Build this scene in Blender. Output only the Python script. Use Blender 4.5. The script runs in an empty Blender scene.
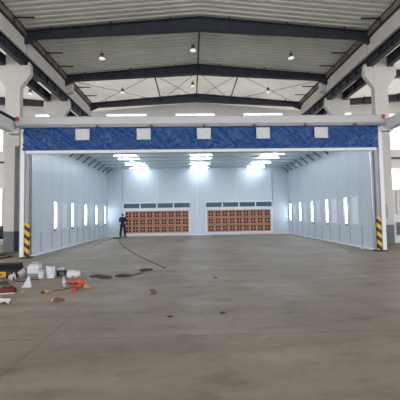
import bpy, bmesh, math, random
from mathutils import Vector, Matrix, noise
random.seed(7)
scene = bpy.context.scene
C = scene.collection
PI = math.pi

# ------------------------------------------------------------------ camera, sky, exposure
yaw, pitch, roll = .0286, .0476, -.0160
fw = Vector((math.sin(yaw)*math.cos(pitch), math.cos(yaw)*math.cos(pitch), math.sin(pitch)))
r0 = Vector((math.cos(yaw), -math.sin(yaw), 0)); u0 = r0.cross(fw)
rr = r0*math.cos(roll)+u0*math.sin(roll); uu = -r0*math.sin(roll)+u0*math.cos(roll)
cd = bpy.data.cameras.new('camera'); cam = bpy.data.objects.new('camera', cd); C.objects.link(cam)
m = Matrix((rr, uu, -fw)).transposed().to_4x4(); m.translation = Vector((-.534, 0, 1.62))
cam.matrix_world = m
cd.sensor_width = 36; cd.lens = 27; cd.clip_end = 200
scene.camera = cam

w = bpy.data.worlds.new('sky'); scene.world = w; w.use_nodes = True
wn = w.node_tree.nodes; wl = w.node_tree.links
bg = wn['Background']; bg.inputs['Strength'].default_value = 1.0
tc = wn.new('ShaderNodeTexCoord'); sp = wn.new('ShaderNodeSeparateXYZ'); cr = wn.new('ShaderNodeValToRGB')
wl.new(tc.outputs['Generated'], sp.inputs[0]); wl.new(sp.outputs['Z'], cr.inputs[0]); wl.new(cr.outputs[0], bg.inputs['Color'])
cr.color_ramp.elements[0].position = 0.0; cr.color_ramp.elements[0].color = (1.0, .98, .95, 1)
cr.color_ramp.elements[1].position = 0.02; cr.color_ramp.elements[1].color = (1.12, 1.12, 1.15, 1)

vs = scene.view_settings
vs.view_transform = 'Standard'; vs.look = 'None'; vs.gamma = 1; vs.exposure = 1.4; vs.use_curve_mapping = False

TUBE_WALL = 7.0       # strength of the booth's wall lights
TUBE_CEIL = 14.0      # and of its ceiling lights

# ------------------------------------------------------------------ materials
def mat(name, col, rough=.6, metal=0, var=0.0, scale=3.0, bump=0.0, bscale=20, emit=0, ecol=None, detail=4, spec=.5, stretch=(1, 1, 1)):
    M = bpy.data.materials.new(name); M.use_nodes = True
    n = M.node_tree.nodes; l = M.node_tree.links; b = n['Principled BSDF']
    b.inputs['Base Color'].default_value = (*col, 1); b.inputs['Roughness'].default_value = rough
    b.inputs['Metallic'].default_value = metal; b.inputs['Specular IOR Level'].default_value = spec
    t = n.new('ShaderNodeTexCoord'); mp = n.new('ShaderNodeMapping'); mp.inputs['Scale'].default_value = stretch
    l.new(t.outputs['Object'], mp.inputs[0])
    if var:
        x = n.new('ShaderNodeTexNoise'); x.inputs['Scale'].default_value = scale; x.inputs['Detail'].default_value = detail
        l.new(mp.outputs[0], x.inputs['Vector'])
        r = n.new('ShaderNodeValToRGB'); r.color_ramp.elements[0].position = .3; r.color_ramp.elements[1].position = .7
        r.color_ramp.elements[0].color = (*[c*(1-var) for c in col], 1); r.color_ramp.elements[1].color = (*[min(1, c*(1+var)) for c in col], 1)
        l.new(x.outputs['Fac'], r.inputs[0]); l.new(r.outputs[0], b.inputs['Base Color'])
    if bump:
        x = n.new('ShaderNodeTexNoise'); x.inputs['Scale'].default_value = bscale; x.inputs['Detail'].default_value = 4
        l.new(mp.outputs[0], x.inputs['Vector'])
        bp = n.new('ShaderNodeBump'); bp.inputs['Strength'].default_value = bump; bp.inputs['Distance'].default_value = .02
        l.new(x.outputs['Fac'], bp.inputs['Height']); l.new(bp.outputs[0], b.inputs['Normal'])
    if emit:
        b.inputs['Emission Color'].default_value = (*(ecol or col), 1); b.inputs['Emission Strength'].default_value = emit
    return M

MAT = dict(
    concrete=mat('painted_concrete', (.57, .555, .54), .8, var=.06, scale=2.5, bump=.3, bscale=12),
    base_paint=mat('grey_base_paint', (.13, .14, .17), .7, var=.12, scale=3),
    steel_dark=mat('dark_steel_paint', (.022, .028, .045), .5, var=.25, scale=2),
    steel_mid=mat('grey_steel', (.28, .29, .31), .5, .3, var=.1),
    roof=mat('roof_sheet', (.62, .63, .585), .5, .0, var=.10, scale=.6, stretch=(1, 1, 1)),
    wall=mat('hall_wall_sheet', (.62, .60, .60), .7, var=.05, scale=1.5),
    eave=mat('eave_strip', (.20, .15, .11), .7, var=.4, scale=2),
    booth=mat('booth_panel', (.54, .615, .68), .30, .0, var=.02, scale=1.2, bump=.05, bscale=2.5, spec=.5),
    booth_ceil=mat('booth_ceiling_panel', (.62, .75, .84), .35, .0, var=.02, scale=1.2),
    cover=mat('pale_cover_panel', (.80, .86, .94), .25),
    booth_white=mat('booth_white_trim', (.72, .75, .80), .4),
    beam=mat('front_beam_paint', (.52, .54, .58), .45, var=.03, scale=2),
    side_beam=mat('side_beam_paint', (.66, .67, .71), .5, var=.04, scale=2),
    seam=mat('seam_gasket', (.16, .19, .22), .7),  # dark colour of the panel seams themselves
    strut_blue=mat('dark_blue_grey_steel', (.09, .11, .15), .5),
    post=mat('post_metal', (.24, .24, .25), .4, .4, var=.15, scale=6, stretch=(1, 1, .2)),
    black=mat('black_plastic', (.02, .02, .022), .5),
    rubber=mat('black_rubber', (.03, .03, .035), .6),
    white=mat('white_plastic', (.62, .63, .66), .45, var=.05, scale=8),
    offwhite=mat('patch_cloth', (.60, .63, .67), .6, var=.05, scale=14, bump=.2, bscale=18),
    paper=mat('white_paper', (.66, .67, .70), .8, var=.06, scale=10),
    red=mat('red_plastic', (.45, .03, .03), .5),
    orange=mat('orange_red_fabric', (.52, .075, .035), .6, var=.45, scale=9),
    darkred=mat('dark_red_fabric', (.11, .014, .02), .7, var=.3, scale=12),
    yellow=mat('yellow_plastic', (.50, .32, .02), .45, var=.1, scale=8),
    amber=mat('amber_plastic', (.45, .24, .08), .5, var=.35, scale=20),
    brown=mat('brown_leather', (.16, .07, .045), .7, var=.4, scale=20),
    silver=mat('galvanised_metal', (.52, .55, .60), .30, .9, var=.1, scale=6),
    olive=mat('dark_cloth', (.045, .045, .035), .85, var=.5, scale=14, bump=.5, bscale=30),
    cable_red=mat('dark_red_cable', (.12, .045, .045), .6),
    cable_grey=mat('grey_cable', (.30, .30, .30), .6),
    lilac=mat('lilac_plastic_film', (.42, .36, .42), .5, var=.12, scale=10),
    navy=mat('navy_cloth', (.012, .018, .045), .85, var=.2, scale=8),
    navy2=mat('dark_trouser_cloth', (.014, .020, .040), .85, var=.2, scale=8),
    skin=mat('skin', (.45, .25, .17), .6),
    hair=mat('black_hair', (.010, .009, .009), .6, bump=.4, bscale=60),
    copper=mat('filter_frame_paper', (.52, .27, .18), .8, var=.15, scale=5),
    slot=mat('filter_slot_dark', (.085, .035, .030), .9),
    teal=mat('teal_pane', (.045, .10, .14), .35, var=.25, scale=2),
    grey_box=mat('grey_box_paint', (.30, .31, .32), .5),
    lamp_shade=mat('lamp_housing', (.12, .12, .12), .5, .3),
    led=mat('lamp_lens', (.9, .9, .85), .4, emit=.22, ecol=(1, .98, .92)),
    tube_w=mat('wall_light_diffuser', (.9, .95, 1), .4, emit=TUBE_WALL, ecol=(.85, .93, 1)),
    tube_c=mat('ceiling_light_diffuser', (.9, .95, 1), .4, emit=TUBE_CEIL, ecol=(.85, .93, 1)),
)

def tarp_mat():
    M = mat('blue_tarpaulin', (.004, .055, .225), .34, var=.10, scale=5, spec=.4, bump=.35, bscale=6, stretch=(1, 1, 1.6))
    return M
MAT['tarp'] = tarp_mat()

def hazard_mat():
    M = bpy.data.materials.new('hazard_stripes'); M.use_nodes = True
    n = M.node_tree.nodes; l = M.node_tree.links; b = n['Principled BSDF']; b.inputs['Roughness'].default_value = .5
    t = n.new('ShaderNodeTexCoord'); s = n.new('ShaderNodeSeparateXYZ'); l.new(t.outputs['Object'], s.inputs[0])
    a = n.new('ShaderNodeMath'); a.operation = 'MULTIPLY_ADD'; a.inputs[1].default_value = .85
    l.new(s.outputs['X'], a.inputs[0]); l.new(s.outputs['Z'], a.inputs[2])
    d = n.new('ShaderNodeMath'); d.operation = 'DIVIDE'; d.inputs[1].default_value = .345; l.new(a.outputs[0], d.inputs[0])
    f = n.new('ShaderNodeMath'); f.operation = 'FRACT'; l.new(d.outputs[0], f.inputs[0])
    r = n.new('ShaderNodeValToRGB'); r.color_ramp.interpolation = 'CONSTANT'
    r.color_ramp.elements[0].color = (.012, .012, .015, 1)
    r.color_ramp.elements[1].position = .48; r.color_ramp.elements[1].color = (.72, .42, .03, 1)
    l.new(f.outputs[0], r.inputs[0]); l.new(r.outputs[0], b.inputs['Base Color'])
    return M
MAT['hazard'] = hazard_mat()

def glass_mat():
    M = bpy.data.materials.new('window_glass'); M.use_nodes = True
    n = M.node_tree.nodes; l = M.node_tree.links; n.remove(n['Principled BSDF'])
    g = n.new('ShaderNodeBsdfGlossy'); g.inputs['Roughness'].default_value = .05
    t = n.new('ShaderNodeBsdfTransparent'); t.inputs[0].default_value = (.96, .98, 1, 1)
    x = n.new('ShaderNodeMixShader'); x.inputs[0].default_value = .06
    l.new(t.outputs[0], x.inputs[1]); l.new(g.outputs[0], x.inputs[2]); l.new(x.outputs[0], n['Material Output'].inputs[0])
    return M
MAT['glass'] = glass_mat()

def sheet_mat(name, col, fac, scale):
    M = mat(name, (.70, .70, .65), .5, var=.08, scale=.6)
    n = M.node_tree.nodes; l = M.node_tree.links; b = n['Principled BSDF']
    t = n.new('ShaderNodeBsdfTranslucent'); t.inputs[0].default_value = (*col, 1)
    tc_ = n.new('ShaderNodeTexCoord'); x = n.new('ShaderNodeTexNoise'); x.inputs['Scale'].default_value = scale; x.inputs['Detail'].default_value = 3
    l.new(tc_.outputs['Object'], x.inputs['Vector'])
    mr = n.new('ShaderNodeMapRange'); mr.inputs[1].default_value = .3; mr.inputs[2].default_value = .7; mr.inputs[3].default_value = fac*.75; mr.inputs[4].default_value = fac*1.25
    l.new(x.outputs['Fac'], mr.inputs[0])
    mx = n.new('ShaderNodeMixShader'); l.new(mr.outputs[0], mx.inputs[0]); l.new(b.outputs[0], mx.inputs[1]); l.new(t.outputs[0], mx.inputs[2])
    l.new(mx.outputs[0], n['Material Output'].inputs[0]); return M
MAT['roof_far'] = sheet_mat('brightened_roof_sheet', (.95, .90, .82), .12, .5)  # ordinary roof sheet, translucency added to brighten the far central bay
MAT['roof_side_bright'] = sheet_mat('brightened_side_roof_sheet', (.95, .92, .85), .11, .5)  # side bay roof, translucency added to let extra skylight into the hall

def clear_mat():
    M = mat('clear_bottle_plastic', (.75, .80, .90), .15, spec=.6)
    b = M.node_tree.nodes['Principled BSDF']; b.inputs['Transmission Weight'].default_value = .7; b.inputs['IOR'].default_value = 1.2
    return M
MAT['clear'] = clear_mat()

def floor_mat():
    M = bpy.data.materials.new('polished_concrete_floor'); M.use_nodes = True
    n = M.node_tree.nodes; l = M.node_tree.links; b = n['Principled BSDF']
    t = n.new('ShaderNodeTexCoord')
    def nz(scale, stretch=(1, 1, 1), det=6, rough=.55):
        mp = n.new('ShaderNodeMapping'); mp.inputs['Scale'].default_value = stretch; l.new(t.outputs['Object'], mp.inputs[0])
        x = n.new('ShaderNodeTexNoise'); x.inputs['Scale'].default_value = scale; x.inputs['Detail'].default_value = det; x.inputs['Roughness'].default_value = rough
        l.new(mp.outputs[0], x.inputs['Vector']); return x
    def ramp(src, p0, c0, p1, c1):
        r = n.new('ShaderNodeValToRGB'); e = r.color_ramp.elements
        e[0].position = p0; e[0].color = (*c0, 1); e[1].position = p1; e[1].color = (*c1, 1); l.new(src, r.inputs[0]); return r
    def mul(a, c, fac=1):
        x = n.new('ShaderNodeMix'); x.data_type = 'RGBA'; x.blend_type = 'MULTIPLY'; x.inputs['Factor'].default_value = fac
        l.new(a, x.inputs['A']); l.new(c, x.inputs['B']); return x.outputs['Result']
    base = ramp(nz(.35, (1, 1.2, 1), 7).outputs['Fac'], .3, (.215, .178, .144), .7, (.325, .274, .226))
    st = ramp(nz(1.3, (1, 2.2, 1), 5, .6).outputs['Fac'], .30, (.62, .60, .58), .50, (1, 1, 1))
    fine = ramp(nz(9, (1, 1, 1), 4, .7).outputs['Fac'], .3, (.92, .91, .90), .7, (1.05, 1.05, 1.05))
    sw = ramp(nz(.9, (.35, 2.5, 1), 4, .5).outputs['Fac'], .35, (.84, .83, .81), .65, (1.06, 1.06, 1.05))
    c = mul(base.outputs[0], st.outputs[0], .8); c = mul(c, fine.outputs[0]); c = mul(c, sw.outputs[0])
    br = n.new('ShaderNodeTexBrick'); br.offset = 0; br.inputs['Scale'].default_value = 1
    br.inputs['Brick Width'].default_value = 6; br.inputs['Row Height'].default_value = 4.7; br.inputs['Mortar Size'].default_value = .022
    br.inputs['Color1'].default_value = br.inputs['Color2'].default_value = (1, 1, 1, 1); br.inputs['Mortar'].default_value = (.84, .83, .82, 1)
    mp = n.new('ShaderNodeMapping'); mp.inputs['Location'].default_value = (2.5, .6, 0); l.new(t.outputs['Object'], mp.inputs[0]); l.new(mp.outputs[0], br.inputs['Vector'])
    c = mul(c, br.outputs['Color'])
    l.new(c, b.inputs['Base Color']); b.inputs['Specular IOR Level'].default_value = .3
    rg = ramp(nz(1.1, (1, 1, 1)).outputs['Fac'], .2, (.46,)*3, .8, (.56,)*3); l.new(rg.outputs[0], b.inputs['Roughness'])
    bp = n.new('ShaderNodeBump'); bp.inputs['Strength'].default_value = .12; bp.inputs['Distance'].default_value = .01
    l.new(nz(6).outputs['Fac'], bp.inputs['Height']); l.new(bp.outputs[0], b.inputs['Normal'])
    return M
MAT['floor'] = floor_mat()

# ------------------------------------------------------------------ mesh helpers
class MB:
    """collects shapes into one mesh; mi = material slot of the shapes that follow"""
    def __init__(s): s.bm = bmesh.new(); s.mi = 0; s.smooth = False
    def _f(s, vs):
        try:
            f = s.bm.faces.new(vs); f.material_index = s.mi; f.smooth = s.smooth
        except ValueError: pass
    def box(s, x0, x1, y0, y1, z0, z1, M=None):
        p = [Vector((x, y, z)) for z in (z0, z1) for y in (y0, y1) for x in (x0, x1)]
        if M is not None: p = [M @ q for q in p]
        v = [s.bm.verts.new(q) for q in p]
        for a in ((0, 2, 3, 1), (4, 5, 7, 6), (0, 1, 5, 4), (2, 6, 7, 3), (0, 4, 6, 2), (1, 3, 7, 5)): s._f([v[i] for i in a])
        return s
    def prism(s, pts, d0, d1, axis='y'):
        """polygon pts (a,b) extruded along an axis; for y: (x,z); for x: (y,z); for z: (x,y)"""
        def P(a, b, d): return {'y': (a, d, b), 'x': (d, a, b), 'z': (a, b, d)}[axis]
        A = [s.bm.verts.new(P(a, b, d0)) for a, b in pts]; B = [s.bm.verts.new(P(a, b, d1)) for a, b in pts]
        s._f(A); s._f(B[::-1]); k = len(pts)
        for i in range(k): s._f([A[i], B[i], B[(i+1) % k], A[(i+1) % k]])
        return s
    def bar(s, a, b, w, h=None, up=(0, 0, 1)):
        a, b = Vector(a), Vector(b); d = (b-a).normalized(); h = h or w
        u = Vector(up); u = (u-d*u.dot(d))
        if u.length < 1e-4: u = Vector((1, 0, 0))
        u.normalize(); r = d.cross(u)
        v = [s.bm.verts.new(p+r*(sx*w/2)+u*(sz*h/2)) for p in (a, b) for sx, sz in ((-1, -1), (1, -1), (1, 1), (-1, 1))]
        for q in ((0, 1, 2, 3), (7, 6, 5, 4), (0, 4, 5, 1), (1, 5, 6, 2), (2, 6, 7, 3), (3, 7, 4, 0)): s._f([v[i] for i in q])
        return s
    def tube(s, pts, r, n=8, closed=False):
        pts = [Vector(p) for p in pts]; rs = r if isinstance(r, (list, tuple)) else [r]*len(pts); rings = []
        s.smooth = True; prev = None
        for i, p in enumerate(pts):
            d = (pts[min(i+1, len(pts)-1)]-pts[max(i-1, 0)])
            if d.length < 1e-9: d = Vector((0, 0, 1))
            d.normalize()
            u = prev if prev is not None else (Vector((0, 0, 1)) if abs(d.z) < .9 else Vector((1, 0, 0)))
            u = (u-d*u.dot(d)).normalized(); prev = u; v = d.cross(u)
            rings.append([s.bm.verts.new(p+(u*math.cos(t*2*PI/n)+v*math.sin(t*2*PI/n))*rs[i]) for t in range(n)])
        for A, B in zip(rings, rings[1:]):
            for t in range(n): s._f([A[t], A[(t+1) % n], B[(t+1) % n], B[t]])
        s.smooth = False
        s._f(rings[0][::-1]); s._f(rings[-1])
        return s
    def lathe(s, prof, cx=0, cy=0, n=20, sx=1, sy=1):
        """prof: (radius, z) from bottom to top"""
        s.smooth = True; rings = []
        for r, z in prof: rings.append([s.bm.verts.new((cx+r*sx*math.cos(t*2*PI/n), cy+r*sy*math.sin(t*2*PI/n), z)) for t in range(n)])
        for A, B in zip(rings, rings[1:]):
            for t in range(n): s._f([A[t], A[(t+1) % n], B[(t+1) % n], B[t]])
        s.smooth = False; s._f(rings[0][::-1]); s._f(rings[-1]); return s
    def blob(s, c, r, seed=0, amp=.25, fr=3.0, sub=3, flat=True):
        """lumpy, crumpled body sitting on z = c.z"""
        t = bmesh.new(); bmesh.ops.create_icosphere(t, subdivisions=sub, radius=1)
        mp = {}
        for v in t.verts:
            p = v.co.copy(); k = 1+amp*noise.noise(p*fr*.5+Vector((seed*7.1, seed*3.3, seed)))+amp*.5*noise.noise(p*fr+Vector((seed, 0, 9)))
            p *= k; z = p.z
            if flat: z = max(z, -.55)
            q = Vector((c[0]+p.x*r[0], c[1]+p.y*r[1], c[2]+(z+.55)*r[2] if flat else c[2]+z*r[2])); mp[v] = s.bm.verts.new(q)
        s.smooth = True
        for f in t.faces: s._f([mp[v] for v in f.verts])
        s.smooth = False; t.free(); return s
    def build(s, name, mats, parent=None, bevel=0, seg=2, loc=None, rot=None, solid=0):
        me = bpy.data.meshes.new(name)
        bmesh.ops.recalc_face_normals(s.bm, faces=s.bm.faces)
        s.bm.to_mesh(me); s.bm.free()
        for q in (mats if isinstance(mats, (list, tuple)) else [mats]): me.materials.append(MAT[q])
        o = bpy.data.objects.new(name, me); C.objects.link(o)
        if parent: o.parent = parent
        if loc: o.location = loc
        if rot: o.rotation_euler = rot
        if bevel:
            b = o.modifiers.new('bevel', 'BEVEL'); b.width = bevel; b.segments = seg; b.limit_method = 'ANGLE'; b.angle_limit = math.radians(40)
        if solid:
            b = o.modifiers.new('solid', 'SOLIDIFY'); b.thickness = solid; b.offset = 0
        return o

def tag(o, label=None, cat=None, group=None, kind=None):
    if label: o['label'] = label
    if cat: o['category'] = cat
    if group: o['group'] = group
    if kind: o['kind'] = kind
    return o
def thing(name, label, cat, loc=(0, 0, 0), rz=0, group=None):
    o = bpy.data.objects.new(name, None); C.objects.link(o); o.location = loc; o.rotation_euler = (0, 0, rz)
    o.empty_display_size = .1
    return tag(o, label, cat, group)
def dup(root, loc, label, rz=None, scale=None):
    r = root.copy(); C.objects.link(r); r.location = loc; r['label'] = label
    if rz is not None: r.rotation_euler = (0, 0, rz)
    if scale: r.scale = scale
    for ch in list(root.children):
        c = ch.copy(); C.objects.link(c); c.parent = r
        for g in list(ch.children):
            d = g.copy(); C.objects.link(d); d.parent = c
    return r
def struct(o, label=None, cat=None):
    return tag(o, label, cat, kind='structure')

# ------------------------------------------------------------------ the hall
COLX = 9.05; HALF = 9.1; EAVE = .087
fl = MB().box(-28, 28, -14, 27, -.3, 0).build('floor', 'floor'); struct(fl, 'grey brown polished concrete floor of the workshop, stained and dusty', 'floor')

# corrugated roof: one gable per bay, ribs running down the slope
def roof_z(x):
    c = round(x/(2*HALF))*2*HALF
    return 11.50-EAVE*abs(x-c)
bm = MB(); ys = []
y = -13.0
while y < 26.3:
    ys += [(y, 0), (y+.12, 0), (y+.16, .06), (y+.26, .06)]; y += .31
for xa, xb in [(-3*HALF, -2*HALF), (-2*HALF, -HALF), (-HALF, 0), (0, HALF), (HALF, 2*HALF), (2*HALF, 3*HALF)]:
    za = roof_z(xa+1e-4); zb = roof_z(xb-1e-4)
    A = [bm.bm.verts.new((xa, yy, za+dz)) for yy, dz in ys]; B = [bm.bm.verts.new((xb, yy, zb+dz)) for yy, dz in ys]
    side = abs(xa+xb)/2 < 2*HALF and abs(xa+xb)/2 > HALF
    for i in range(len(ys)-1):
        bm.mi = 2 if side and ys[i][0] > 10 else 1 if abs(xa+xb) < 2*HALF and ys[i][0] > 19.2 else 0
        bm._f([A[i], A[i+1], B[i+1], B[i]])
rf = bm.build('ceiling', ['roof', 'roof_far', 'roof_side_bright']); struct(rf, 'corrugated light grey metal roof above the steel roof beams', 'roof')

# end wall with window openings (cells of a grid that are not inside a window)
wins = [(-7.87, -4.31, 10.2, 10.52), (-1.86, 1.66, 10.2, 10.52), (4.13, 7.7, 10.2, 10.52), (-13.97, -11.6, 10.2, 10.52), (12.2, 13.9, 10.2, 10.52),
        (-21, -16.6, 7.25, 9.6), (-21, -16.6, .35, 4.15), (16.8, 21, 7.05, 10.4), (16.8, 21, 3.5, 5.45)]
xs = sorted({-27.3, 27.3, *[a for w_ in wins for a in w_[:2]]}); zs = sorted({0, 10.70, *[a for w_ in wins for a in w_[2:]]})
bm = MB()
for i in range(len(xs)-1):
    for k in range(len(zs)-1):
        cx, cz = (xs[i]+xs[i+1])/2, (zs[k]+zs[k+1])/2
        if not any(a < cx < b and c < cz < d for a, b, c, d in wins): bm.box(xs[i], xs[i+1], 26, 26.15, zs[k], zs[k+1])
for c in (-2*HALF, 0, 2*HALF): bm.prism([(c-HALF, 10.7), (c+HALF, 10.7), (c, 11.48)], 26, 26.15)
ew = bm.build('wall_back', 'wall'); struct(ew, 'pale end wall of the hall behind the booth', 'wall')
for i, (a, b, c, d) in enumerate(wins):
    e = thing(f'window_{i+1}', None, None, (0, 0, 0)); struct(e)
    bm = MB(); t = .06
    bm.box(a, b, 25.96, 26.1, c, c+t).box(a, b, 25.96, 26.1, d-t, d).box(a, a+t, 25.96, 26.1, c+t, d-t).box(b-t, b, 25.96, 26.1, c+t, d-t)
    nx = max(1, round((b-a)/(1.75 if d-c < 1 else 1.1)))
    for k in range(1, nx): x = a+(b-a)*k/nx; bm.box(x-.03, x+.03, 25.97, 26.1, c+t, d-t)
    if d-c > 1:
        nz_ = round((d-c)/.9)
        for k in range(1, nz_): z = c+(d-c)*k/nz_; bm.box(a+t, b-t, 25.98, 26.09, z-.02, z+.02)
    bm.build('window_frame', 'booth_white', e)
    MB().box(a+t, b-t, 26.03, 26.04, c+t, d-t).build('window_pane', 'glass', e)
for i, (a, b) in enumerate([(-27, -9.8), (9.8, 27)]):
    o = MB().box(a, b, 25.86, 25.99, 6.24, 6.40).build(f'trim_{i+1}', 'steel_dark'); struct(o)
# vertical ribbed cladding low on the right
bm = MB(); x = 10.0
while x < 27: bm.box(x, x+.12, 25.93, 26.0, 0, 3.45); x += .42
struct(bm.build('trim_3', 'wall'))

# ---- concrete columns with corbels
def column_mesh():
    bm = MB()
    def shaft(z0, z1):
        bm.box(-.35, .15, -.25, .25, z0, z1); bm.box(.15, .33, .06, .24, z0, z1)
    bm.mi = 1; shaft(0, .95); bm.mi = 0; shaft(.95, 5.0); bm.box(-.35, .35, -.25, .05, 5.0, 10.25)
    for s in (1, -1):
        bm.prism([(s*.34, 7.85), (s*.82, 8.52), (s*.82, 8.86), (s*.76, 9.14), (s*.70, 9.10), (s*.68, 8.965), (s*.34, 8.965)], -.24, .02)
    return bm
proto = None
spots = [(-1, 14.65, 'left of the booth mouth, its foot painted dark grey'), (1, 14.85, 'right of the booth mouth, its foot painted dark grey'),
         (-1, 19.3, 'second back on the left, seen above the booth'), (1, 19.3, 'second back on the right, seen above the booth'),
         (-1, 24.1, 'farthest back on the left, by the end wall'), (1, 24.1, 'farthest back on the right, by the end wall')]
for s, y, lab in spots:
    if proto is None:
        proto = column_mesh().build('concrete_column', ['concrete', 'base_paint'], bevel=.02); o = proto
    else: o = proto.copy(); C.objects.link(o)
    o.location = (s*COLX+(.08 if s > 0 else 0), y, 0); o.rotation_euler = (0, 0, 0)
    if s > 0: o.rotation_euler = (0, 0, 0); o.scale = (-1, 1, 1)
    tag(o, 'pale concrete column with corbels, '+lab, 'column', 'concrete columns of the hall')
# grey box on the right column
o = MB().box(-.11, .11, -.07, 0, -.34, .34).build('junction_box', 'grey_box', bevel=.01, loc=(9.03, 14.6, 1.62)); tag(o, 'narrow grey box mounted on the right concrete column above its dark base', 'electrical box')

# ---- crane beams (dark I-beams on the corbels) and pale eave beams
def ibeam(L):
    bm = MB(); bm.box(-.12, .12, 0, L, 0, .04).box(-.12, .12, 0, L, .46, .50).box(-.02, .02, 0, L, .04, .46)
    y = .3
    while y < L: bm.box(-.11, .11, y-.01, y+.01, .04, .46); y += .9
    bm.box(-.03, .03, 0, L, .50, .54)
    return bm
segs = [(9.9, 14.62, 'nearest'), (14.68, 19.27, 'middle'), (19.33, 24.1, 'farthest')]
for x, side in ((-8.60, 'left side of the central bay'), (8.64, 'right side of the central bay'), (-9.56, 'far side of the left columns'), (9.56, 'far side of the right columns')):
    for a, b, nm in segs:
        o = ibeam(b-a).build('crane_beam', 'steel_dark', loc=(x, a, 8.97))
        tag(o, f'dark steel crane beam on the corbels, {nm} length on the {side}', 'beam', 'dark crane beams on the column corbels')
for s, side in ((-1, 'left'), (1, 'right')):
    for a, b, nm in segs:
        bm = MB(); bm.box(-.07, .08, 0, b-a, 0, .72)
        if nm == 'farthest': bm.prism([(.07, .0), (.42, .12), (.42, .72), (.07, .72)], .02, .40)
        o = bm.build('eave_beam', 'concrete', bevel=.02, loc=(s*8.62, a, 9.60)); o.scale = (-s, 1, 1)
        tag(o, f'pale longitudinal eave beam under the roof edge, {nm} length on the {side}', 'beam', 'pale eave beams')
    # strip between eave beam and roof
    e = thing('eave_strip', f'brownish strip of panels between dark rails under the {side} roof edge', 'eave strip', (s*8.50, 9.9, 10.36))
    MB().box(-.03, .03, 0, 14.2, .06, .38).build('panel', 'eave', e)
    MB().box(-.06, .06, 0, 14.2, 0, .06).build('rail', 'steel_dark', e); MB().box(-.06, .06, 0, 14.2, .36, .42).build('rail', 'steel_dark', e)
    for k in range(10):
        MB().box(-.05, .05, .5+k*1.5, .58+k*1.5, .05, .38).build('post', 'steel_dark', e)
        MB().box(*sorted((-s*.05, -s*.95)), .55+k*1.5-.03, .55+k*1.5+.03, .30, .35).build('stub_arm', 'steel_dark', e)

# ---- roof beams (tapered rafters)
def rafter(c, y, lab):
    e = thing('roof_beam', lab, 'beam', (c, y, 0), group='dark steel roof beams')
    for s in (-1, 1):
        bm = MB(); X = 8.75
        bm.prism([(0, 10.78), (s*X, 10.34), (s*X, 10.66), (0, 11.40)], -.012, .012)
        bm.prism([(0, 10.75), (s*X, 10.30), (s*X, 10.34), (0, 10.79)], -.13, .13); bm.prism([(0, 11.38), (s*X, 10.62), (s*X, 10.66), (0, 11.42)], -.13, .13)
        for k in range(1, 6): x = s*X*k/6; bm.box(x-.01, x+.01, -.11, .11, 10.75-.0503*abs(x)+.03, 11.39-.0869*abs(x))
        bm.build('rafter', 'steel_dark', e)
        for k in (1, 3, 5): MB().box(s*k*1.45-.03, s*k*1.45+.03, -.16, -.04, 11.40-.0869*k*1.45, 11.49-.0869*k*1.45).build('cleat', 'steel_dark', e)
        MB().prism([(s*X, 9.95), (s*X, 10.32), (s*(X-.9), 10.36)], -.08, .08).build('haunch', 'steel_dark', e)
    return e
for c, nm in ((0, 'central bay'), (-2*HALF, 'left bay'), (2*HALF, 'right bay')):
    for y, k in ((14.5, 'nearest'), (19.2, 'middle'), (24.0, 'farthest, just in front of the end wall')):
        rafter(c, y, f'dark steel roof beam across the {nm}, {k}')
for x, nm in ((-2.85, 'left of the ridge'), (0, 'at the ridge'), (2.7, 'right of the ridge')):
    z = 11.34-.085*abs(x)
    for a, b, k in ((14.55, 19.1, 'near'), (19.3, 23.9, 'far')):
        if k == 'near' and x: continue
        o = MB().tube([(0, 0, 0), (0, b-a, 0)], .045, 8).build('tie_strut', 'steel_dark', loc=(x, a, z-.28)); tag(o, f'dark steel strut between roof beams, {k} pair, {nm}', 'strut', 'struts between the roof beams')
for i, (xa, xb, nm) in enumerate([(-8.3, -2.85, 'left outer field'), (-2.85, 0, 'left of the ridge'), (0, 2.7, 'right of the ridge'), (2.7, 8.3, 'right outer field')]):
    e = thing('cross_brace', f'pair of crossed thin rods under the far roof bay, {nm}', 'brace', ((xa+xb)/2, 21.5, 10.9), group='crossed brace rods under the roof')
    h = (xb-xa)/2; za = 11.0-.07*abs(xa)-10.9; zb = 11.0-.07*abs(xb)-10.9
    MB().tube([(-h, -2.2, za), (h, 2.3, zb)], .016, 6).build('rod', 'steel_dark', e); MB().tube([(-h, 2.3, za), (h, -2.2, zb)], .016, 6).build('rod', 'steel_dark', e)

# ---- high bay lamps
def lamp(loc, lab):
    e = thing('high_bay_lamp', lab, 'lamp', loc, group='high bay lamps under the roof')
    MB().tube([(0, 0, .30), (0, 0, .44)], .015, 6).build('hook', 'lamp_shade', e)
    MB().lathe([(.07, .12), (.10, .16), (.10, .26), (.05, .31)], n=16).build('driver', 'lamp_shade', e)
    bm = MB(); sh_ = bm.lathe([(.21, 0), (.22, .02), (.12, .10), (.06, .15)], n=20).build('shade', 'steel_mid', e)
    MB().lathe([(.18, -.014), (.18, .003)], n=20).build('lens', 'led', sh_)
    return e
L0 = lamp((-.32, 16.8, 11.03), 'round high bay lamp near the ridge, between the nearest and middle roof beams')
for (x, y, z), lab in [((-5.5, 16.8, 10.56), 'round high bay lamp between the nearest and middle roof beams, left side'), ((5.35, 16.8, 10.57), 'round high bay lamp between the nearest and middle roof beams, right side'),
                       ((-.32, 21.6, 11.03), 'round high bay lamp beyond the middle roof beam, near the ridge'), ((-5.45, 21.6, 10.57), 'round high bay lamp beyond the middle roof beam, left side'),
                       ((5.25, 21.6, 10.58), 'round high bay lamp beyond the middle roof beam, right side'), ((-12.07, 21.6, 10.53), 'round high bay lamp in the left side bay'), ((11.62, 21.6, 10.49), 'round high bay lamp in the right side bay')]:
    dup(L0, (x, y, z), lab)

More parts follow.
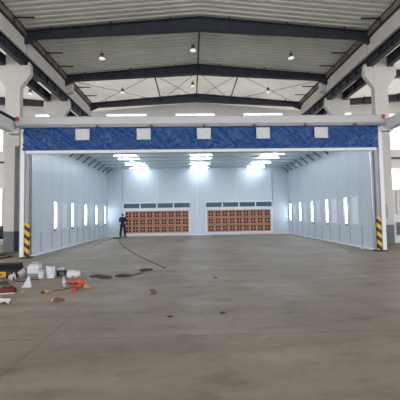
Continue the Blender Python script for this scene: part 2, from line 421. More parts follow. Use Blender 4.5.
# ------------------------------------------------------------------ the spray booth
W, YF, YB, H = 7.10, 12.30, 23.34, 5.25
booth = thing('spray_booth', 'large pale blue white paint spray booth with open front in the hall', 'spray booth', (0, 0, 0))
# side walls: panels about a metre wide with a rubber seam between
seam_y = [12.30]+[13.3+1.033*k for k in range(10)]+[YB]
for s in (-1, 1):
    for a, b in zip(seam_y, seam_y[1:]):
        if b-a < .15: continue
        MB().box(*sorted((s*W, s*(W+.06))), a+.006, b-.006, 0.02, H).build('side_panel', 'booth', booth)
    MB().box(*sorted((s*(W+.012), s*(W+.07))), YF, YB, 0, H).build('side_wall_core', 'seam', booth)
    MB().box(*sorted((s*(W-.03), s*(W+.0))), YF, YB, 0, .09).build('skirting', 'booth_white', booth)
    # conduit at the foot of the wall lights
    pts = [(s*(W-.02), 13.4+.3*i, .93+.025*math.sin(i*1.3)) for i in range(32)]
    MB().tube(pts, .012, 6).build('conduit', 'booth_white', booth)
    # knee struts between wall and ceiling
    for k in range(11):
        y = 23.2-.985*k
        MB().bar((s*(W-.0), y, 4.83), (s*(W-.50), y, H), .055, .055).build('knee_strut', 'strut_blue', booth)
for s in (-1, 1):
    for y in seam_y[1:-1]:
        MB().box(*sorted((s*(W-.006), s*W)), y-.016, y+.016, .09, 1.0).build('lower_seam_strip', 'seam', booth)
    for k in range(5):
        y = 14.6+2.07*k+(1.12 if s < 0 else -.80)
        if y < YB-.4: MB().box(*sorted((s*(W-.008), s*W)), y-.26, y+.26, 1.05, 2.32).build('cover_panel', 'cover', booth, bevel=.003)
# posts at the mouth
for s in (-1, 1):
    sh = .07 if s < 0 else 0; x0, x1 = sorted((s*(7.10-sh), s*(7.255-sh)))
    po = MB().box(x0, x1, 12.16, 12.25, 1.40, 5.2).build('post', 'post', booth, bevel=.008)
    g = MB().box(-.083, .083, -.055, .045, 0, 1.36).build('post_guard', 'hazard', po, bevel=.008, loc=((x0+x1)/2, 12.205, .05)); g['label'] = 'yellow and black striped post guard'
    MB().box(x0-.12, x1+.12, 12.0, 12.36, 0, .05).build('foot_plate', 'black', po, bevel=.01)
    a0, a1 = sorted((s*(7.27-sh), s*(7.43-sh)))
    MB().box(a0, a1, 12.12, 12.20, 0, 5.2).build('edge_trim', 'booth_white', booth, bevel=.006)
    # curtain guide inside the post
    MB().bar((s*7.02, 12.33, .1), (s*7.02, 12.33, 5.2), .05, .05).build('guide_rail', 'silver', booth)
# front beam
bm = MB(); bm.prism([(11.98, 5.24), (11.92, 5.30), (11.92, 5.56), (11.98, 5.62), (12.34, 5.62), (12.34, 5.24)], -7.46, 7.46, axis='x')
bm.build('front_beam', 'beam', booth, bevel=.015)
MB().box(-7.40, 7.40, 11.96, 12.30, 5.17, 5.24).build('beam_lip', 'steel_mid', booth)
for s in (-1, 1):
    MB().prism([(s*7.30, 5.50), (s*7.36, 5.60), (s*7.46, 5.56), (s*7.44, 5.44), (s*7.36, 5.40)], 11.885, 11.925).build('beam_end_mark', 'red', booth)
for x in (-4.25, -2.1, 0.02, 2.05, 4.15, 6.2):
    MB().box(x-.05, x+.05, 11.90, 11.97, 5.14, 5.24).build('strap_guide', 'brown', booth)
# ceiling
bm = MB(); bm.box(-W, W, YF, YB, H, H+.08); bm.build('booth_ceiling', 'booth_ceil', booth)
MB().box(-W-.08, W+.08, 12.36, YB+.1, H+.09, H+.13).build('booth_bounce_sheet', 'booth_white', booth)  # unseen white sheet, added on top to bounce light up under the hall roof
for k in range(5):
    MB().bar((-W, 17.55+.98*0+k*1.25, H-.012), (W, 17.55+k*1.25, H-.008), .035, .012).build('ceiling_seam', 'steel_mid', booth)
# back wall
bx = [-W, -5.86, -3.2, -.05, 3.01, 5.81, W]
for a, b in zip(bx, bx[1:]):
    mid = abs(a+b)/2 < 6
    MB().box(a+.008, b-.008, YB-(.05 if mid else 0), YB+.06, 0, H).build('back_panel', 'booth', booth)
MB().box(-W, W, YB+.02, YB+.09, 0, H).build('back_wall_core', 'seam', booth)
for x in bx[1:-1]:
    MB().box(x-.022, x+.022, YB-.065, YB-.04, 0, 4.9).build('joint_trim', 'booth_white' if abs(x) < 5 else 'steel_mid', booth)
MB().box(-W, W, YB-.07, YB-.04, 0, .10).build('skirting', 'booth_white', booth)

# wall lights
def wall_light(loc, rz, lab):
    e = thing('wall_light', lab, 'light', loc, rz, 'upright lights in the booth side walls')
    bm = MB(); bm.box(-.22, -.19, -.045, 0, 0, 1.32).box(.19, .22, -.045, 0, 0, 1.32).box(-.19, .19, -.045, 0, 0, .03).box(-.19, .19, -.045, 0, 1.29, 1.32).box(-.19, .19, -.012, 0, .03, 1.29)
    bm.build('frame', 'booth_white', e)
    MB().box(-.055, .065, -.032, -.014, .05, 1.27).build('diffuser', 'tube_w', e, bevel=.01)
    MB().box(-.222, -.195, -.05, -.046, 0, 1.32).build('hinge_strip', 'seam', e); MB().box(-.19, .19, -.014, -.012, .03, 1.29).build('reflector', 'steel_mid', e)
    MB().box(-.05, .05, -.05, 0, -.11, -.03).build('cable_box', 'steel_mid', e)
    return e
order = ['nearest the booth mouth', 'second from the booth mouth', 'third from the booth mouth', 'fourth from the booth mouth', 'deepest in the booth']
wl0 = None
for s, side, rz in ((-1, 'left', PI/2), (1, 'right', -PI/2)):
    for k in range(5):
        loc = (s*(W-.001), 14.60+2.07*k, 1.03); lab = f'upright white light strip on the {side} booth wall, {order[k]}'
        if wl0 is None: wl0 = wall_light(loc, rz, lab)
        else: dup(wl0, loc, lab, rz)
# ceiling lights: rows across the booth
def ceil_light(loc, lab):
    e = thing('ceiling_light', lab, 'light', loc, 0, 'tube lights under the booth ceiling')
    MB().box(-.68, .68, -.10, .10, -.05, 0).build('housing', 'booth_white', e)
    MB().box(-.66, .66, -.06, .06, -.078, -.052).build('diffuser', 'tube_c', e, bevel=.012)
    MB().box(.69, .75, -.03, .03, -.05, 0).build('end_connector', 'steel_mid', e)
    return e
cl0 = None
for side, x in (('left', -4.45), ('middle', .10), ('right', 4.45)):
    for k, y in enumerate((17.9, 19.0, 21.0, 22.70, 15.6, 13.9)):
        lab = f'bright tube light under the booth ceiling, {side} column, ' + ('row nearest the blue curtain', 'second row from the curtain', 'third row from the curtain', 'row nearest the back wall', 'hidden above the curtain', 'hidden just behind the front beam')[k]
        loc = (x, y, H-.001)
        if cl0 is None: cl0 = ceil_light(loc, lab)
        else: dup(cl0, loc, lab)

# exhaust filter units in the back wall
def filter_unit(x0, x1, lab):
    xc = (x0+x1)/2; hw = (x1-x0)/2; y0 = YB-.05
    e = thing('filter_unit', lab, 'exhaust filter', (xc, y0, 0), group='exhaust filter units in the back wall')
    bm = MB(); t = .12
    bm.box(-hw, hw, -.14, 0, .10, .24).box(-hw, hw, -.14, 0, 1.93, 2.16).box(-hw, hw, -.14, 0, 2.52, 2.62).box(-hw, -hw+.18, -.14, 0, .24, 1.93).box(hw-.18, hw, -.14, 0, .24, 1.93)
    bm.box(-hw, -hw+.05, -.14, 0, 2.16, 2.52).box(hw-.05, hw, -.14, 0, 2.16, 2.52)
    bm.build('frame', 'booth_white', e, bevel=.006)
    for k in range(4):
        a = -hw+.06+k*(2*hw-.12)/4; b = a+(2*hw-.12)/4
        MB().box(a+.05, b-.05, -.10, -.06, 2.17, 2.51).build('pane', 'teal', e)
        if k: MB().box(a-.045, a+.045, -.13, -.03, 2.16, 2.52).build('mullion', 'booth_white', e)
    MB().box(-hw+.18, hw-.18, -.035, -.01, .24, 1.93).build('backing', 'slot', e)
    cw = (2*hw-.36)/9; ch = 1.69/3; me = None
    for i in range(9):
        for j in range(3):
            cx = -hw+.18+cw*(i+.5); cz = .24+ch*(j+.5)
            if me is None:
                b = MB(); A, B = cw/2-.012, ch/2-.012; f = .072; g = .022
                for u0_, u1_, v0, v1 in ((-A, A, -B, -B+f), (-A, A, B-f, B), (-A, -A+f, -B+f, B-f), (A-f, A, -B+f, B-f), (-g, g, -B+f, B-f), (-A+f, -g, -g, g), (g, A-f, -g, g)):
                    b.box(u0_, u1_, -.10, -.05, v0, v1)
                o = b.build('filter_cassette', 'copper', e); me = o.data
            else: o = bpy.data.objects.new('filter_cassette', me); C.objects.link(o); o.parent = e
            o.location = (cx, 0, cz)
    return e
filter_unit(-5.84, -.58, 'wide exhaust unit with brown grid filters, left of the two, where the man stands')
filter_unit(.50, 5.79, 'wide exhaust unit with brown grid filters, right of the two in the back wall')

# ---- blue curtain
ct = thing('roll_curtain', 'wrinkled blue tarpaulin curtain with five pale square patches hanging in the booth mouth', 'curtain', (0, 12.05, 5.17))
def curtain_y(x, z):
    t = Vector((x*1.0, z*1.0, 0))
    v = .055*noise.noise(Vector((x*.9+z*.9, z*.55, 1)))
    r1 = noise.noise(Vector(((x+z*.8)*2.4, z*1.0, 4))); v += .03*(1-abs(r1)*2.2)
    r2 = noise.noise(Vector(((x-z*.5)*4.2, z*2.2, 9))); v += .012*(1-abs(r2)*2)
    r3 = noise.noise(Vector(((x+z*1.1)*3.1, z*.8, 21))); v -= .045*max(0, 1-abs(r3)*7)
    r4 = noise.noise(Vector(((x-z*.7)*2.2, z*1.5, 33))); v -= .035*max(0, 1-abs(r4)*8)
    v += .012*noise.noise(Vector((x*9, z*7, 3)))
    return v
bm = MB(); NX, NZ = 520, 34; g = []
for k in range(NZ+1):
    z = -.91*k/NZ; row = []
    for i in range(NX+1):
        x = -7.22+14.42*i/NX; f = min(1, k/4)
        row.append(bm.bm.verts.new((x, curtain_y(x, z)*f*.9-.02*(1 if k > NZ-5 else 0), z)))
    g.append(row)
bm.smooth = True
for k in range(NZ):
    for i in range(NX): bm._f([g[k][i], g[k][i+1], g[k+1][i+1], g[k+1][i]])
bm.build('tarpaulin', 'tarp', ct)
MB().box(-7.10, 7.10, -.05, .05, -1.04, -.915).build('bottom_bar', 'booth_white', ct, bevel=.02)
for x in (-4.85, -2.41, .01, 2.42, 4.81):
    bm = MB(); n_ = 8; g = [[bm.bm.verts.new((x-.28+.56*i/n_, curtain_y(x, -.3)*.0-.075+.25*curtain_y(x-.28+.56*i/n_, -.07-.46*k/n_), -.06-.46*k/n_)) for i in range(n_+1)] for k in range(n_+1)]
    bm.smooth = True
    for k in range(n_):
        for i in range(n_): bm._f([g[k][i], g[k][i+1], g[k+1][i+1], g[k+1][i]])
    o = bm.build('square_patch', 'offwhite', ct, solid=.008); o['label'] = 'pale grey square patch'

# ---- side beams that run from the front beam ends towards the camera
for s, side in ((-1, 'left'), (1, 'right')):
    e = thing('side_beam', f'pale grey box beam running from the {side} end of the front beam towards the viewer', 'beam', (s*7.72, 7.5, 5.02))
    MB().box(-.16, .16, 0, 4.75, 0, .44).build('beam', 'side_beam', e, bevel=.01)
    if s < 0: MB().box(-.19, .19, 0, 4.75, .50, .56).build('top_rail', 'steel_dark', e)
    for k in range(4 if s < 0 else 0): MB().box(-.03, .03, .3+k*1.35, .36+k*1.35, .44, .50).build('spacer', 'steel_mid', e)
    MB().box(*sorted((-s*.30, s*.16)), 4.55, 4.85, -.05, .10).build('end_bracket', 'side_beam', e)

# ------------------------------------------------------------------ the man
def skinmesh(name, chains, material, parent, sub=2):
    """chains: list of (points[(x,y,z,r)], edges) -> one smooth skinned mesh"""
    out = bmesh.new()
    for pts, edges in chains:
        me = bpy.data.meshes.new('tmp'); me.from_pydata([p[:3] for p in pts], edges, []); ob = bpy.data.objects.new('tmp', me); C.objects.link(ob)
        sk = ob.modifiers.new('s', 'SKIN'); 
        if not me.skin_vertices: 
            b_ = bmesh.new(); b_.from_mesh(me); b_.verts.layers.skin.verify(); b_.to_mesh(me); b_.free()
        for i, p in enumerate(pts):
            v = me.skin_vertices[0].data[i]; rx = p[3]; ry = p[4] if len(p) > 4 else p[3]; v.radius = (rx, ry); v.use_root = (i == 0)
        sk.use_smooth_shade = True
        sb = ob.modifiers.new('sub', 'SUBSURF'); sb.levels = sub; sb.render_levels = sub
        bpy.context.view_layer.update()
        ev = ob.evaluated_get(bpy.context.evaluated_depsgraph_get()); em = bpy.data.meshes.new_from_object(ev)
        out.from_mesh(em); bpy.data.meshes.remove(em); bpy.data.objects.remove(ob); bpy.data.meshes.remove(me)
    m_ = bpy.data.meshes.new(name); out.to_mesh(m_); out.free(); m_.materials.append(MAT[material])
    for p in m_.polygons: p.use_smooth = True
    o = bpy.data.objects.new(name, m_); C.objects.link(o); o.parent = parent
    return o
man = thing('person', 'person in dark navy work clothes standing with back to viewer by the left filter unit', 'person', (-5.66, 22.50, 0), -.12); man.scale = (1.06, 1.08, 1.03)
# he faces +y; right hand towards +x
J = dict(pel=(0, 0, .93), wai=(0, .0, 1.08), che=(0, -.01, 1.28), nec0=(0, .0, 1.43), nec=(0, .01, 1.50), hd=(0, .02, 1.60),
         shL=(-.17, 0, 1.40), shR=(.17, 0, 1.40), elL=(-.225, -.01, 1.15), elR=(.225, .02, 1.16), wrL=(-.15, .25, 1.22), wrR=(.19, .27, 1.33),
         hiL=(-.09, 0, .88), hiR=(.09, 0, .88), knL=(-.14, .02, .49), knR=(.13, .02, .49), anL=(-.18, -.01, .09), anR=(.17, -.01, .09), toL=(-.20, .16, .04), toR=(.19, .16, .04))
def V(k, r, r2=None): return (*J[k], r, r2 or r)
body = ([V('pel', .13, .10), V('wai', .12, .085), V('che', .15, .10), V('nec0', .06), V('nec', .052), (0, .02, 1.555, .06, .07), (0, .02, 1.62, .075, .088), (0, .02, 1.70, .05, .06),
         V('shL', .055), V('elL', .042), V('wrL', .027), V('shR', .055), V('elR', .042), V('wrR', .027),
         V('hiL', .085), V('knL', .055), V('anL', .038), V('toL', .03), V('hiR', .085), V('knR', .055), V('anR', .038), V('toR', .03)],
        [(0, 1), (1, 2), (2, 3), (3, 4), (4, 5), (5, 6), (6, 7), (2, 8), (8, 9), (9, 10), (2, 11), (11, 12), (12, 13), (0, 14), (14, 15), (15, 16), (16, 17), (0, 18), (18, 19), (19, 20), (20, 21)])
chains = [body]
for wr, el, sx in (('wrL', 'elL', -1), ('wrR', 'elR', 1)):
    a = Vector(J[wr]); d = (a-Vector(J[el])).normalized(); side = d.cross(Vector((0, 0, 1))).normalized(); up = side.cross(d)
    k1 = a+d*.085
    chains.append(([(*a, .022, .022), (*(a+d*.045), .036, .016), (*k1, .038, .015)], [(0, 1), (1, 2)]))
    for i, (off, ln) in enumerate(((-.03, .065), (-.01, .075), (.01, .07), (.03, .055))):
        p0 = k1+side*off-d*.01; p1 = p0+d*ln*.5-up*.008; p2 = p1+d*ln*.35-up*.02; p3 = p2+d*ln*.2-up*.02
        chains.append(([(*p0, .009), (*p1, .0085), (*p2, .008), (*p3, .007)], [(0, 1), (1, 2), (2, 3)]))
    t0 = a+d*.03-side*sx*.025; t1 = t0+d*.03-side*sx*.025; t2 = t1+d*.03-side*sx*.008
    chains.append(([(*t0, .012), (*t1, .010), (*t2, .009)], [(0, 1), (1, 2)]))
for sx in (-1, 1): chains.append(([(sx*.082, .015, 1.585, .008, .014), (sx*.088, .01, 1.62, .008, .016)], [(0, 1)]))   # ears
chains.append(([(0, .10, 1.625, .010), (0, .125, 1.60, .014)], [(0, 1)]))      # nose
skinmesh('body', chains, 'skin', man)
eb = MB()
for sx in (-1, 1): eb.lathe([(.004, -.012), (.012, -.006), (.013, 0), (.012, .006), (.004, .012)], sx*.032, .098, 8)
for v in eb.bm.verts: v.co.z += 1.635
eb.build('eyes', 'black', man)
MB().box(-.025, .025, .095, .106, 1.565, 1.573).build('mouth', 'darkred', man)
skinmesh('jacket', [([(0, 0, .86, .150, .115), (0, 0, .98, .148, .115), V('wai', .142, .11), V('che', .170, .122), (0, 0, 1.42, .085, .08), (0, .005, 1.465, .066, .066),
                      V('shL', .078), (-.215, .0, 1.28, .068), V('elL', .060), (-.21, .15, 1.19, .050), (-.165, .225, 1.213, .042),
                      V('shR', .078), (.215, .01, 1.28, .068), V('elR', .060), (.235, .15, 1.24, .050), (.20, .24, 1.307, .042)],
                     [(0, 1), (1, 2), (2, 3), (3, 4), (4, 5), (3, 6), (6, 7), (7, 8), (8, 9), (9, 10), (3, 11), (11, 12), (12, 13), (13, 14), (14, 15)])], 'navy', man)
skinmesh('trousers', [([V('pel', .142, .118), V('hiL', .108), V('knL', .086), (-.172, 0, .20, .076), (-.18, -.005, .07, .078), V('hiR', .108), V('knR', .086), (.162, 0, .20, .076), (.17, -.005, .07, .078)],
                       [(0, 1), (1, 2), (2, 3), (3, 4), (0, 5), (5, 6), (6, 7), (7, 8)])], 'navy2', man)
for sx in (-1, 1):
    sh = MB(); sh.blob((sx*.19, .05, 0), (.05, .15, .052), seed=sx+3, amp=.05); sh.build('shoe', 'black', man)
skinmesh('hair', [([(0, -.035, 1.545, .058, .045), (0, -.03, 1.60, .082, .075), (0, -.012, 1.665, .095, .096), (0, .01, 1.72, .070, .080)], [(0, 1), (1, 2), (2, 3)])], 'hair', man)

# ------------------------------------------------------------------ things on the floor (left foreground)
def rod(name, pts, r, m_, label, cat='cable', group=None):
    # smooth the path
    P = [Vector(p) for p in pts]; Q = []
    for i in range(len(P)-1):
        a, b, c, d = P[max(i-1, 0)], P[i], P[i+1], P[min(i+2, len(P)-1)]
        for k in range(6):
            t = k/6; Q.append(.5*((2*b)+(-a+c)*t+(2*a-5*b+4*c-d)*t*t+(-a+3*b-3*c+d)*t**3))
    Q.append(P[-1]); o = MB().tube(Q, r, 7).build(name, m_); return tag(o, label, cat, group)

# open tool case, yellow tray in front, black lid behind
e = thing('tool_case', 'open black tool case with a yellow front tray at the left edge of the floor', 'tool case', (-5.66, 8.45, 0), .05)
bm = MB(); bm.box(-.34, .38, -.20, .20, 0, .03).box(-.34, .38, -.20, -.17, .03, .15).box(-.34, .38, .17, .20, .03, .15).box(-.34, -.31, -.17, .17, .03, .15).box(.35, .38, -.17, .17, .03, .15)
bm.build('tray', 'black', e, bevel=.008)
fp = MB().box(-.36, .14, -.24, -.205, .02, .17).build('front_panel', 'yellow', e, bevel=.01); fp['label'] = 'yellow front panel'
MB().box(-.03, .05, -.255, -.24, .08, .12).build('latch', 'black', fp)
M_ = Matrix.Translation((0, .22, .12)) @ Matrix.Rotation(math.radians(20), 4, 'X')
bm = MB(); bm.box(-.36, .37, 0, .04, 0, .24, M_).box(-.36, -.32, -.06, 0, 0, .24, M_).box(.33, .37, -.06, 0, 0, .24, M_).box(-.36, .37, -.06, 0, .20, .24, M_); bm.build('lid', 'black', e, bevel=.008)
for k, c_ in enumerate(('silver', 'red', 'yellow', 'steel_mid')):
    MB().tube([(-.24+k*.14, -.10, .06), (-.18+k*.13, .12, .07)], .02, 8).build('tool', c_, e)

tag(MB().blob((-5.45, 8.95, 0), (.10, .10, .085), seed=4, amp=.5, fr=5).build('rag', 'brown'), 'small dark brown rag heap just right of the open tool case', 'rag')
# white box
e = thing('storage_box', 'white plastic box with grey lower rim, standing left of the silver bucket', 'box', (-4.86, 8.44, 0), .03)
MB().box(-.165, .165, -.12, .12, 0, .07).build('rim', 'steel_mid', e, bevel=.02)
MB().box(-.158, .158, -.112, .112, .07, .29).build('body', 'white', e, bevel=.035, seg=3)
ld = MB().box(-.13, .13, -.09, .09, .29, .325).build('lid', 'white', e, bevel=.015); MB().tube([(-.07, 0, .33), (-.06, 0, .37), (.06, 0, .37), (.07, 0, .33)], .01, 6).build('handle', 'white', ld)
tag(MB().blob((-5.15, 8.36, 0), (.10, .10, .14), seed=9, amp=.35).build('plastic_bag', 'lilac'), 'limp lilac plastic bag leaning on the left of the white box', 'bag')
# crumpled papers
def sheet(name, cx, cy, w_, h_, seed, rz, label, m_='paper', lift=.05, cat='paper', tilt=0):
    bm = MB(); n_ = 10
    g = [[bm.bm.verts.new((w_*(i/n_-.5), h_*(k/n_-.5)*(1-tilt*(i/n_)), max(0, .012+lift*(.5+1.2*noise.noise(Vector((i*.35+seed, k*.35, seed))))) )) for i in range(n_+1)] for k in range(n_+1)]
    for k in range(n_):
        for i in range(n_): bm._f([g[k][i], g[k][i+1], g[k+1][i+1], g[k+1][i]])
    o = bm.build(name, m_, solid=.006, loc=(cx, cy, .006), rot=(0, 0, rz)); return tag(o, label, cat)
sheet('paper', -5.20, 7.98, .16, .34, 3, .5, 'crumpled strip of white paper on the floor just in front of the lilac bag', lift=.12)
# upright folded white paper cone
e = MB(); e.prism([(-.14, 0), (.12, 0), (.10, .10), (.055, .26), (.02, .21), (-.06, .09)], -.03, .03)
o = e.build('folded_paper', 'paper', loc=(-4.36, 7.12, 0), rot=(0, 0, .1)); o.scale = (.78, 1, 1); tag(o, 'folded white paper standing up in a peak, in front of the white box', 'paper')
o = MB().prism([(-.28, -.03), (.02, -.10), (.14, -.02), (0, .05)], 0, .006, axis='z').build('cardboard_scrap', 'cable_grey', loc=(-4.78, 7.9, 0)); tag(o, 'flat grey scrap lying between the white box and the folded paper', 'scrap')
rod('cable', [(-5.0, 7.80, .015), (-4.85, 7.72, .015), (-4.7, 7.82, .015), (-4.6, 7.95, .015), (-4.45, 7.85, .015)], .012, 'rubber', 'short dark cable lying behind the folded white paper')
# buckets
def bucket(name, label, loc, r, h, m_, ribs=False, content=None):
    e = thing(name, label, 'bucket', loc)
    q_ = .95 if ribs else .86; pr = [(r*q_, 0)]
    k = 7 if ribs else 2
    for i in range(k):
        z = h*(i+.5)/k; rr_ = r*(q_+(1-q_)*z/h); pr += [(rr_*(1.0), z-.01*ribs), (rr_*(1.05 if ribs else 1), z), (rr_, z+.01*ribs)]
    pr += [(r, h), (r*1.05, h), (r*1.05, h+.012), (r*.93, h+.012), (r*.88, h*.85)]
    pl = MB().lathe(pr, n=28).build('pail', m_, e)
    MB().tube([(r*1.06*math.cos(a), r*1.0*math.sin(a), h*.93-.25*h*math.sin(a)) for a in [PI*i/12 for i in range(13)]], .006, 6).build('handle', 'steel_mid', pl)
    return e
b_ = bucket('small_bucket', 'small white bucket between the white box and the silver bucket', (-4.52, 8.12, 0), .078, .19, 'white')
b_ = bucket('silver_bucket', 'tall ribbed silver bucket beside the small white bucket', (-4.27, 8.14, 0), .128, .315, 'silver', True)
tag(MB().blob((-4.35, 8.33, 0), (.09, .07, .14), seed=31, amp=.25).build('rag', 'black'), 'black rag heap behind the gap of the white and silver buckets', 'rag')
e = thing('black_case', 'small black case on the floor right of the silver bucket', 'case', (-4.12, 8.50, 0), .1)
MB().box(-.17, .17, -.10, .10, 0, .13).build('body', 'black', e, bevel=.02); MB().tube([(-.05, -.1, .10), (-.05, -.14, .10), (.05, -.14, .10), (.05, -.1, .10)], .008, 6).build('handle', 'steel_mid', e)
MB().box(-.06, .06, -.105, -.099, .03, .07).build('plate', 'cable_grey', e)
o = MB().prism([(-.10, 0), (.10, 0), (.14, .05), (.06, .075), (-.12, .05)], -.05, .05).build('tape_roll', 'white', bevel=.01, loc=(-4.22, 8.52, .132)); tag(o, 'small white bundle lying on top of the black case', 'bundle'); o.name = 'cloth_bundle'
# white bag with dark contents
e = thing('open_bag', 'open white plastic bag with dark contents, behind the orange red cloth', 'bag', (-3.70, 8.16, 0)); e.scale = (.85, .85, .85)
bm = MB(); bm.lathe([(.14, 0), (.20, .02), (.22, .10), (.20, .17), (.16, .20), (.13, .18), (.12, .12)], n=26, sx=1.0, sy=.7)
for v in bm.bm.verts:
    k = noise.noise(v.co*11); v.co.x *= 1+.22*k; v.co.y *= 1+.2*k; v.co.z *= 1+.25*noise.noise(v.co*7+Vector((3, 1, 1)))
bm.build('bag_skin', 'white', e)
MB().blob((0, 0, .11), (.10, .07, .05), seed=8, amp=.4).build('contents', 'black', e); MB().blob((.03, -.135, .03), (.055, .012, .03), seed=18, amp=.3).build('print', 'black', e)
# bottle
e = thing('water_bottle', 'clear plastic water bottle standing left of the orange red cloth', 'bottle', (-3.53, 7.16, 0))
MB().lathe([(.028, 0), (.034, .008), (.034, .05), (.030, .06), (.034, .07), (.034, .14), (.030, .17), (.014, .20), (.013, .215)], n=18).build('bottle_body', 'clear', e); bb = bpy.data.objects['bottle_body']
MB().lathe([(.0345, .075), (.0345, .125)], n=18).build('bottle_label', 'paper', bb)
MB().lathe([(.015, .213), (.015, .232), (.012, .235)], n=14).build('cap', 'white', bb)
# orange red cloth / vest
bm = MB(); bm.blob((0, 0, 0), (.21, .11, .06), seed=12, amp=.30, fr=3.5); o = bm.build('work_vest', 'orange', loc=(-3.34, 7.44, 0), rot=(0, 0, .18)); tag(o, 'crumpled orange red cloth lying right of the water bottle', 'cloth')
# glove pair / orange-black tools
e = thing('power_drill', 'orange and black power drill lying in front of the orange red cloth', 'drill', (-3.12, 6.88, 0), .35)
MB().tube([(-.06, 0, .05), (.02, .01, .055), (.09, .02, .055)], [.036, .040, .030], 12).build('motor', 'orange', e)
MB().tube([(.09, .02, .055), (.15, .03, .055), (.17, .035, .055)], [.024, .018, .006], 10).build('chuck', 'black', e)
MB().tube([(-.02, 0, .045), (-.05, -.09, .04), (-.055, -.13, .035)], [.024, .022, .026], 10).build('grip', 'black', e)
MB().box(-.11, -.01, -.20, -.12, 0, .06).build('battery', 'red', e, bevel=.012)
e = thing('work_gloves', 'tan work glove bunched beside the orange power drill', 'glove', (-2.93, 6.90, 0), -.4)
MB().blob((0, 0, 0), (.07, .05, .06), seed=22, amp=.3).build('palm', 'amber', e)
for k in range(4): MB().tube([(.04, -.03+.022*k, .03), (.085, -.035+.026*k, .035), (.115, -.04+.03*k, .018)], [.013, .012, .010], 8).build('finger', 'amber', e)
e.name = 'work_glove'
tag(MB().blob((-3.19, 7.0, 0), (.07, .05, .07), seed=40, amp=.4).build('rag', 'black'), 'small black rag left of the orange power drill', 'rag')
# yellow grinder with cord
e = thing('angle_grinder', 'small amber and black hand tool with a cord on the bare floor', 'hand tool', (-3.66, 6.56, 0), .15)
MB().tube([(-.10, 0, .025), (-.02, 0, .03)], [.02, .024], 10).build('grip', 'black', e); MB().tube([(-.02, 0, .03), (.07, 0, .033)], [.032, .028], 12).build('body', 'amber', e); MB().lathe([(.05, .005), (.055, .009), (.02, .012)], cx=.11, n=18).build('disc', 'steel_mid', e)
rod('cable', [(-3.58, 6.66, .01), (-3.5, 6.78, .01), (-3.42, 6.76, .01), (-3.36, 6.86, .01), (-3.28, 6.98, .01)], .010, 'brown', 'short brown cord trailing back from the small amber hand tool')
e = thing('tape_measure', 'small amber tape measure alone on the floor right of the dark red bag', 'tape measure', (-4.18, 6.60, 0), .2); e.scale = (.8, .8, .8)
MB().box(-.05, .05, -.02, .02, 0, .06).build('case', 'amber', e, bevel=.015); MB().box(.05, .10, -.012, .012, 0, .006).build('blade', 'yellow', e)
# red brown gloves
e = thing('leather_glove', 'red brown leather glove lying nearest the viewer of the scattered things', 'glove', (-3.15, 5.92, 0), .5)
MB().blob((0, 0, 0), (.075, .055, .04), seed=25, amp=.3).build('palm', 'brown', e)
for k in range(4): MB().tube([(.05, -.035+.024*k, .02), (.10, -.045+.03*k, .022), (.135, -.05+.034*k, .012)], [.014, .012, .010], 8).build('finger', 'brown', e)
MB().tube([(-.08, -.03, .02), (-.05, .0, .055), (-.08, .04, .02)], .008, 6).build('cuff_cord', 'paper', e)
# dark red bag with white edge
e = thing('tool_bag', 'dark red bag with a white edge in front of the yellow-fronted tool case', 'bag', (-4.53, 6.68, 0), .05)
MB().blob((0, 0, 0), (.17, .12, .085), seed=14, amp=.45, fr=5).build('bag_body', 'darkred', e)
MB().tube([(-.2, -.13, .012), (-.05, -.15, .012), (.09, -.14, .012), (.19, -.10, .012)], .012, 6).build('edge_piping', 'paper', e)
MB().tube([(-.09, 0, .12), (-.06, 0, .17), (.05, 0, .17), (.08, 0, .12)], .010, 6).build('strap', 'black', e)
sheet('paper', -4.16, 5.86, .30, .24, 6, .35, 'loose white paper sheet at the left edge, nearest the viewer', lift=.045)
tag(MB().blob((-5.16, 7.5, 0), (.16, .07, .05), seed=16, amp=.3).build('rag', 'olive'), 'dark cloth heap at the left edge between the tool case and the dark red bag', 'rag')
# dark cloth heaps in the middle
def heap(cx, cy, rx, ry, h, seed, rz, label, name='dark_cloth'):
    bm = MB(); bm.blob((0, 0, 0), (rx, ry, h), seed=seed, amp=.45, fr=4); o = bm.build(name, 'olive', loc=(cx, cy, 0), rot=(0, 0, rz)); return tag(o, label, 'cloth', 'dark cloths on the open floor')
heap(-3.12, 8.22, .18, .13, .032, 51, -.3, 'dark crumpled cloth nearest the open white bag, farthest left of three, left half')
heap(-2.80, 8.00, .20, .13, .035, 52, -.5, 'dark crumpled cloth joined to the right end of the leftmost dark cloth')
heap(-2.37, 8.15, .23, .12, .035, 53, .05, 'dark crumpled cloth lying alone between the other dark cloths')
heap(-1.88, 8.92, .19, .11, .04, 54, .3, 'small dark crumpled cloth farthest right and farthest back')
rod('cable', [(-2.14, 8.20, .014), (-2.02, 8.42, .014), (-1.96, 8.50, .014), (-1.98, 8.68, .014), (-1.92, 8.78, .014)], .014, 'olive', 'dark cord looping between the two rightmost dark cloths')
e = thing('masking_roll', 'small pinkish brown crumpled wrapper alone on the middle floor', 'wrapper', (-1.37, 6.36, 0)); e.name = 'wrapper'
MB().blob((0, 0, 0), (.06, .04, .045), seed=61, amp=.5, fr=5).build('crumple', 'brown', e); MB().blob((-.05, -.01, 0), (.03, .025, .02), seed=62, amp=.4).build('torn_end', 'lilac', e)
for (x, y, a, lab) in [(.04, 7.68, .055, 'tiny dark lump on the floor in front of the right filter unit'), (-.05, 4.98, .05, 'tiny dark chip on the near floor, right of centre'), (-.90, 4.86, .045, 'tiny dark chip on the near floor, left of centre')]:
    tag(MB().blob((0, 0, 0), (a, a*.5, a*.25), seed=x*9, amp=.4).build('debris', 'black', loc=(x, y, 0)), lab, 'debris')
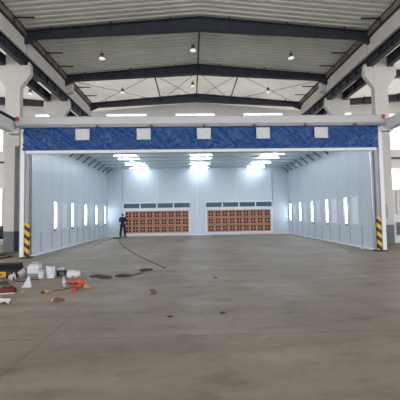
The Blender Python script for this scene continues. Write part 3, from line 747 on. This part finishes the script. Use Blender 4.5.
# long cables on the floor
rod('cable', [(-5.40, 20.3, .015), (-4.9, 18.4, .015), (-4.0, 15.6, .015), (-2.93, 12.75, .015), (-2.2, 11.0, .015), (-1.56, 9.65, .015), (-1.35, 9.2, .015)], .014, 'cable_red', 'long thin dark red cable running from the man towards the viewer')
rod('cable', [(-5.60, 15.3, .015), (-5.95, 16.6, .015), (-5.9, 18.0, .015), (-6.25, 19.6, .015), (-6.1, 20.4, .015), (-6.0, 21.0, .015)], .014, 'cable_red', 'thin dark red cable wandering beside the left booth wall')
tag(MB().blob((-5.85, 21.5, 0), (.26, .12, .04), seed=71, amp=.3).build('rag', 'black'), 'flat black rag on the floor just behind the standing man', 'rag')
rod('hose', [(-9.6, 13.2, .025), (-9.0, 13.35, .025), (-8.7, 13.7, .025), (-8.2, 13.5, .025), (-7.6, 13.2, .025)], .025, 'rubber', 'black hose on the floor at the foot of the left concrete column, rear one', 'hose')
rod('hose', [(-8.6, 11.6, .03), (-8.1, 12.0, .03), (-7.9, 12.5, .03), (-8.35, 12.95, .03), (-8.9, 12.6, .03)], .03, 'rubber', 'black hose curled on the floor left of the booth mouth, nearer one', 'hose')
e = thing('dust_cloth', 'small white scrap on the floor at the foot of the right booth wall', 'scrap', (6.86, 12.9, 0)); e.name = 'white_scrap'
MB().blob((0, 0, 0), (.08, .12, .05), seed=81, amp=.4).build('crumple', 'paper', e)
# machines at the far sides
e = thing('compressor', 'black machine on a pale stand at the far left, beside the concrete column', 'machine', (-11.7, 17.9, 0))
bm = MB(); bm.box(-.45, -.38, -.3, .3, 0, .30).box(.38, .45, -.3, .3, 0, .30).box(-.45, .45, -.3, .3, .30, .36); bm.build('stand', 'white', e)
MB().tube([(-.42, 0, .62), (-.38, 0, .62), (.38, 0, .62), (.42, 0, .62)], [.16, .25, .25, .16], 20).build('tank', 'black', e)
MB().box(-.18, .22, -.16, .16, .86, 1.12).build('motor', 'black', e, bevel=.04); MB().lathe([(.03, 0), (.05, .16)], cx=-.3, n=12).build('valve', 'steel_mid', e, loc=(0, 0, .86))
e = thing('control_cabinet', 'white machine cabinet with a dark screen panel at the far right edge', 'cabinet', (10.35, 15.4, 0))
MB().box(-.55, .75, -.25, .35, .06, 1.45).build('body', 'white', e, bevel=.02)
MB().box(-.50, .70, -.20, .30, 0, .06).build('plinth', 'white', e)
MB().box(-.38, .45, -.275, -.252, .42, 1.02).build('dark_panel', 'teal', e, bevel=.02)
MB().box(-.43, .50, -.262, -.250, .37, 1.07).build('panel_frame', 'steel_mid', e)
